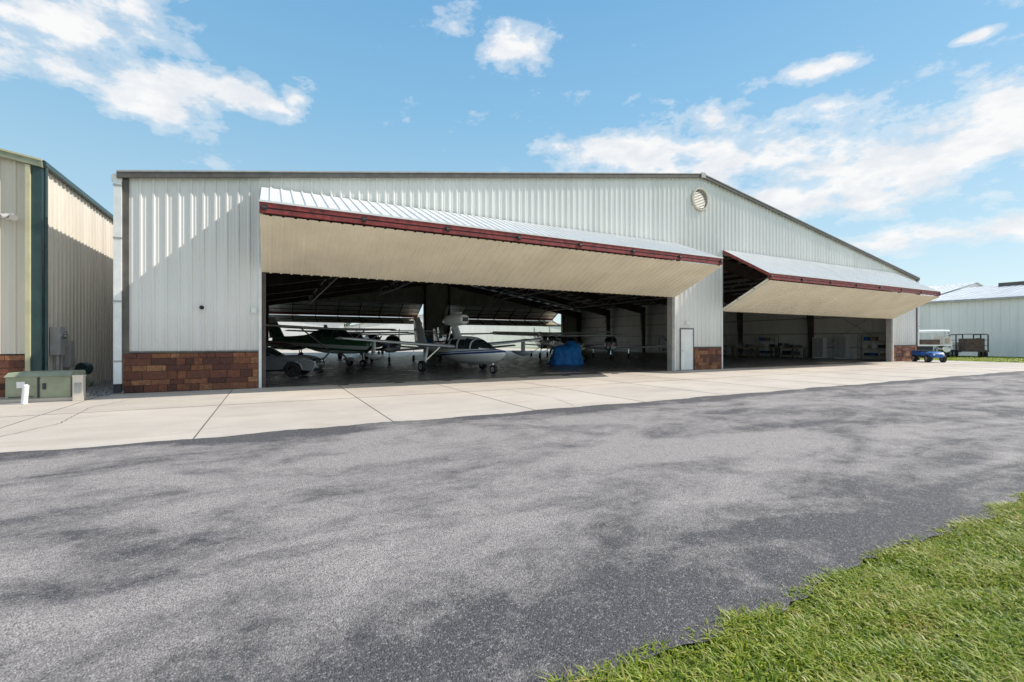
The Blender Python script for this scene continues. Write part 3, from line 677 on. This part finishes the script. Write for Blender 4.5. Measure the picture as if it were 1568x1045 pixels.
def cabinet(x,y,h=1.8):
    b=B(); b.box((-.3,-.45,0),(.3,.45,h),'white'); b.box((-.312,-.43,.08),(-.301,-.01,h-.05),'grey'); b.box((-.312,.01,.08),(-.301,.43,h-.05),'grey')
    b.box((-.33,-.05,h*.5),(-.313,-.03,h*.5+.15),'dark'); b.make('storage_cabinet',None,(x,y,.009))
cabinet(42.9,23.4); cabinet(42.9,21.6,1.95)
def bench(x,y,rz=0):
    b=B(); b.box((-.4,-1.1,.84),(.4,1.1,.9),'wood')
    for a in (-.35,.35):
        for c in (-1,1): b.box((a-.04,c-.04,0),(a+.04,c+.04,.84),'steel')
    b.box((-.35,-1,.2),(.35,1,.24),'wood'); b.box((-.2,-.8,.901),(.2,-.3,1.15),'steel'); b.box((-.15,.2,.901),(.15,.5,1.3),'dark'); b.cyl((0,.8,.9),(0,.8,1.1),.12,'tgreen'); b.box((-.3,-.6,.241),(.3,0,.6),'dark')
    b.make('workbench',None,(x,y,.009),rz)
bench(42.3,26.2); bench(42.6,30.5); bench(38.5,27.5,rad(70)); bench(42.4,37); bench(40.6,24.5,rad(20))
def shelf(x,y):
    b=B()
    for a in (-.3,.3):
        for c in (-1,1): b.box((a-.03,c-.03,0),(a+.03,c+.03,2),'grey')
    for z in (.3,.9,1.5,1.98): b.box((-.3,-1,z),(.3,1,z+.03),'grey')
    for i in range(9):
        z=(.331,.931,1.531)[i%3]; c=-.7+.55*(i//3)+.1*(i%2); b.box((-.22,c-.18,z),(.22,c+.18,z+.2+.05*(i%3)),('wood','dark','beige','blue','white')[i%5])
    b.make('storage_shelf',None,(x,y,.009))
shelf(42.9,34); shelf(42.9,41); shelf(42.9,19.3); shelf(42.9,28.3)

# ------------------------------------------------------------------ right exterior
b=B()
b.loft([(1.15,.5,.3,.08,.15),(.95,.52,.5,.18,.2),(.5,.5,.55,.25,.2),(.3,.45,.55,.05,.15)],'blue',n=16,sub=3,et=4,eb=4)
b.box((-1.1,-.55,.35),(.35,.55,.45),'dark'); b.box((-.45,-.52,.451),(.0,.52,.72),'blue'); b.box((-.42,-.5,.721),(.02,.5,.82),'dark'); b.box((-.5,-.5,.83),(-.38,.5,1.12),'dark')
b.box((-1.15,-.55,.451),(-.55,.55,.55),'blue'); b.box((-1.15,-.55,.551),(-1.1,.55,.8),'blue'); b.box((-1.1,-.55,.551),(-.55,-.5,.8),'blue'); b.box((-1.1,.5,.551),(-.55,.55,.8),'blue')
b.beam((.5,.25,.6),(.25,.25,.98),.04,.04,'dark')
for i in range(12):
    a0=i*math.pi/6;a1=a0+math.pi/6; b.beam((.23+.08*math.sin(a0),.25+.16*math.cos(a0),.98+.1*math.sin(a0)),(.23+.08*math.sin(a1),.25+.16*math.cos(a1),.98+.1*math.sin(a1)),.03,.03,'black')
for x in (-.8,.75):
    for s in (-1,1): b.wheel((x,s*.5,.25),.25,.2)
for s in (-1,1): b.cyl((1.1,s*.3,.55),(1.16,s*.3,.55),.06,'white')
o=b.make('utility_cart',None,(41.7,15.35,.006),rad(-130)); o.scale=(.92,.92,1.0)
e=empty('pontoon_boat',(53.6,19.7,-.02),rad(25)); b=B()
for s in (-1,1):
    v0=len(b.v); b.loft([(3,.95,.03,.03,.03),(2.6,.85,.25,.2,.25),(-2.8,.8,.28,.28,.28),(-3,.8,.2,.2,.2)],'chrome',n=12,sub=2); b.v[v0:]=[(p[0],p[1]+s*.85,p[2]) for p in b.v[v0:]]
b.box((-3,-1.2,1.1),(2.6,1.2,1.2),'white')
for s in (-1,1):
    b.box((-2.8,s*1.15-.02,1.3),(2.3,s*1.15+.02,1.8),'white' if s>0 else 'beige')
    for x in np.linspace(-2.9,2.4,7): b.cyl((x,s*1.15,1.2),(x,s*1.15,1.9),.025,'chrome')
    b.beam((-2.9,s*1.15,1.9),(2.4,s*1.15,1.9),.05,.05,'chrome')
    for x in (-1.8,.6): b.beam((x,s*1.1,1.9),(x-.3,s*1.1,2.35),.04,.04,'chrome')
b.box((-2.4,-.5,1.2),(-1.4,1.0,1.65),'brown'); b.box((.2,-1,1.2),(.8,-.3,2.0),'white')
b.loft([(1.0,2.35,1.1,.05,.05),(.4,2.4,1.2,.12,.06),(-2,2.4,1.2,.12,.06),(-2.7,2.35,1.1,.04,.05)],'white',n=12,sub=2,et=4)
b.make('boat',e); b=B()
for s in (-1,1): b.beam((-2.6,s*.85,.5),(2.4,s*.85,.5),.1,.12,'dark'); b.wheel((-.6,s*1.1,.35),.35,.2); b.wheel((-1.4,s*1.1,.35),.35,.2); b.beam((2.4,s*.85,.5),(4.2,0,.45),.1,.1,'dark')
b.cyl((4.0,0,0),(4.0,0,.6),.05,'dark'); b.make('trailer',e)
b=B(); b.box((-1.6,-.9,.55),(1.6,.9,.65),'steel')
for x in (-1.5,0,1.5):
    for s in (-1,1): b.box((x-.04,s*.85-.04,.65),(x+.04,s*.85+.04,2.1),'steel')
for s in (-1,1):
    for z in (1.1,1.6,2.1): b.beam((-1.5,s*.85,z),(1.5,s*.85,z),.05,.05,'steel')
    b.wheel((-.4,s*1.0,.35),.35,.2); b.wheel((.4,s*1.0,.35),.35,.2)
b.box((-1.3,-.7,.651),(.2,.6,1.75),'brown'); b.box((.4,-.6,.651),(1.3,.7,1.4),'beige'); b.box((-1.5,-.8,2.13),(1.5,.8,2.17),'brown'); b.beam((1.6,0,.5),(2.8,0,.45),.1,.1,'steel'); b.wheel((.9,-.95,1.5),.3,.15)
b.make('utility_trailer',None,(57.3,18.2,-.02),rad(35))
def bg(name,x0,x1,y0,y1,eh,ph):
    e=empty(name); b=B(); ribs(b,(x0,0,0),(0,1,0),Z_,(-1,0,0),y0,y1,0,eh,'white_panel',per=.6,minor=False); b.make('west_wall',e,recalc=False)
    b=B(); xm=(x0+x1)/2
    b.add([(x0,y0,0),(x1,y0,0),(x1,y0,eh),(xm,y0,ph),(x0,y0,eh),(x0,y1,0),(x1,y1,0),(x1,y1,eh),(xm,y1,ph),(x0,y1,eh)],[(0,1,2,3,4),(9,8,7,6,5),(1,6,7,2)],'white_panel')
    b.make('other_walls',e,recalc=False); b=B()
    ribs(b,(x0-.3,0,eh-.05),(0,1,0),Vector((xm-x0+.3,0,ph-eh+.05)).normalized(),Vector((-(ph-eh),0,xm-x0)).normalized(),y0-.3,y1+.3,0,math.hypot(xm-x0+.3,ph-eh+.05),'roof',per=.6,minor=False)
    b.add([(xm,y0-.3,ph),(x1+.3,y0-.3,eh),(x1+.3,y1+.3,eh),(xm,y1+.3,ph)],[(0,1,2,3)],'roof'); b.box((x0-.42,y0-.3,eh-.22),(x0-.31,y1+.3,eh-.02),'grey')
    b.box((x0-.12,y0+5,0),(x0-.04,y0+5.15,eh-.1),'grey')
    for yy in (y0+9,y0+14): b.box((xm-1.5,yy,ph-.3),(xm-.3,yy+2.5,ph+.12),'trim')
    b.make('roof',e,recalc=False)
    return e
bg('metal_hangar',62,86,4,23.5,5.7,7.9)
bg('metal_hangar',66,92,24.5,60,6.4,8.9)
bg('metal_hangar',-45,12,90,120,5,9)  # this and the next are added: white walls imitating bright daylight behind rear doors
bg('metal_hangar',16,64,92,120,5,9)
def trees(name,x0,x1,y,cnt):
    rng=np.random.default_rng(11); V=[];F=[]
    for t in range(cnt):
        cx=x0+(x1-x0)*(t+rng.random())/cnt; cy=y+rng.uniform(-6,6); H=rng.uniform(6,10)
        o=len(V); V+= [(cx-.25,cy,0),(cx+.25,cy,0),(cx+.1,cy,H*.6),(cx-.1,cy,H*.6)]; F.append((o,o+1,o+2,o+3))
        nb_=rng.integers(5,8)
        for c in range(nb_):
            bx,by,bz=cx+rng.normal(0,1.8),cy+rng.normal(0,1.6),H*rng.uniform(.4,.88); R=rng.uniform(1.1,2.1)
            for q in range(70):
                d=rng.normal(0,1,3); d/=np.linalg.norm(d); p=np.array([bx,by,bz])+d*R*rng.uniform(.6,1.05); u=rng.normal(0,1,3);u/=np.linalg.norm(u); w=np.cross(u,d); s=rng.uniform(.2,.45)
                o=len(V); V+= [tuple(p-u*s),tuple(p+w*s),tuple(p+u*s),tuple(p-w*s)]; F.append((o,o+1,o+2,o+3))
    b=B(); b.add(V,F,'leaf'); b.make(name,recalc=False)
trees('distant_tree_row',-110,150,190,46)

# ------------------------------------------------------------------ light
sd=Vector((5.8,-1.35,5.2)).normalized()
el=math.asin(sd.z); az=math.atan2(sd.x,sd.y)
sun=bpy.data.lights.new('sun','SUN'); sun.energy=4.8; sun.angle=rad(.5); sun.color=(1,.945,.87)
so=bpy.data.objects.new('sun',sun); S.collection.objects.link(so); so.rotation_euler=(-sd).to_track_quat('-Z','Y').to_euler()
W=bpy.data.worlds.new('World'); S.world=W; W.use_nodes=True; nt=W.node_tree; bgn=nt.nodes['Background']
sky=N(nt,'ShaderNodeTexSky',sky_type='NISHITA'); sky.sun_disc=False; sky.sun_elevation=el; sky.sun_rotation=az; sky.air_density=1.0; sky.dust_density=.3; sky.ozone_density=1.5
dirv=N(nt,'ShaderNodeTexCoord').outputs['Generated']; sep=N(nt,'ShaderNodeSeparateXYZ'); L(nt,dirv,sep.inputs[0])
A=math_(nt,'ARCTAN2',sep.outputs[0],sep.outputs[1]); E=math_(nt,'ARCSINE',sep.outputs[2])
cmb=N(nt,'ShaderNodeCombineXYZ'); L(nt,A,cmb.inputs[0]); L(nt,E,cmb.inputs[1])
clouds_and_fill=[(-18,26.5,8.5,4),(-9.5,23.6,6.0,2.4),(-2.2,24.6,4.8,1.6),(2.5,25.5,2.0,1.4),(20.5,34.5,4,1.3),(27.6,32.6,3.6,2.0),(61,26,5.5,1.0),(43,21.5,8,3.2),(52,19.0,10,4.8),(62,18.0,10,4.6),(73,16.6,11,4.4),(58,14.5,14,3.0),(71,9.6,10,1.5),(84,9.5,6,1.4),(73,25,1.2,.35),
 (110,32,18,9),(-60,22,15,8),(150,30,26,14),(-170,34,26,16),(-130,30,24,14),(180,62,90,14),(120,60,25,10),(-95,45,20,10)]  # unseen banks behind and overhead, added as neutral fill light on the facade
mk=None
for a,e_,w,h in clouds_and_fill:
    s1=N(nt,'ShaderNodeVectorMath',operation='SUBTRACT'); L(nt,cmb.outputs[0],s1.inputs[0]); s1.inputs[1].default_value=(rad(a),rad(e_),0)
    s2=N(nt,'ShaderNodeVectorMath',operation='MULTIPLY'); L(nt,s1.outputs[0],s2.inputs[0]); s2.inputs[1].default_value=(1/rad(w),1/rad(h),0)
    s3=N(nt,'ShaderNodeVectorMath',operation='LENGTH'); L(nt,s2.outputs[0],s3.inputs[0])
    v=math_(nt,'MULTIPLY_ADD',s3.outputs['Value'],-.55,1.0,clamp=True)
    mk=v if mk is None else math_(nt,'MAXIMUM',mk,v)
nz=noise(nt,dirv,10,10,.62,(1,1,2.0)); nz2=noise(nt,dirv,3.2,3,.5,(1,1,2.2))
dens=math_(nt,'ADD',mk,math_(nt,'MULTIPLY_ADD',nz,2.5,-1.23)); dens=math_(nt,'ADD',dens,math_(nt,'MULTIPLY_ADD',nz2,.7,-.35))
fac=ramp(nt,dens,[(.28,0),(.50,.35),(.88,1)],'EASE')
fac=math_(nt,'MULTIPLY',fac,.97)
shade=ramp(nt,noise(nt,dirv,13,6,.6,(1,1,2.4)),[(.38,0),(.6,1)])
ST=.125; K=.96/ST
cc=mix(nt,shade,(.84*K,.88*K,.93*K),(1.02*K,1.015*K,1.01*K))
el01=math_(nt,'DIVIDE',E,rad(60),clamp=True)
g=ramp(nt,el01,[(0,(.74,.87,.93)),(.18,(.50,.75,.90)),(.42,(.28,.59,.87)),(.65,(.18,.47,.81)),(1,(.11,.34,.70))])
g=mix(nt,1.0,g,(K,K,K),'MULTIPLY')
tint=mix(nt,1.0,sky.outputs[0],(1.3,1.3,1.2),'MULTIPLY')
skc=mix(nt,.8,tint,g)
L(nt,mix(nt,fac,skc,cc),bgn.inputs[0]); bgn.inputs[1].default_value=ST

cam=bpy.data.cameras.new('camera'); cam.lens=16.19; cam.sensor_width=36; cam.clip_end=3000; cam.clip_start=.05
co=bpy.data.objects.new('camera',cam); S.collection.objects.link(co); co.location=(0,0,1.5); co.rotation_euler=(rad(90),0,rad(-27.65)); S.camera=co
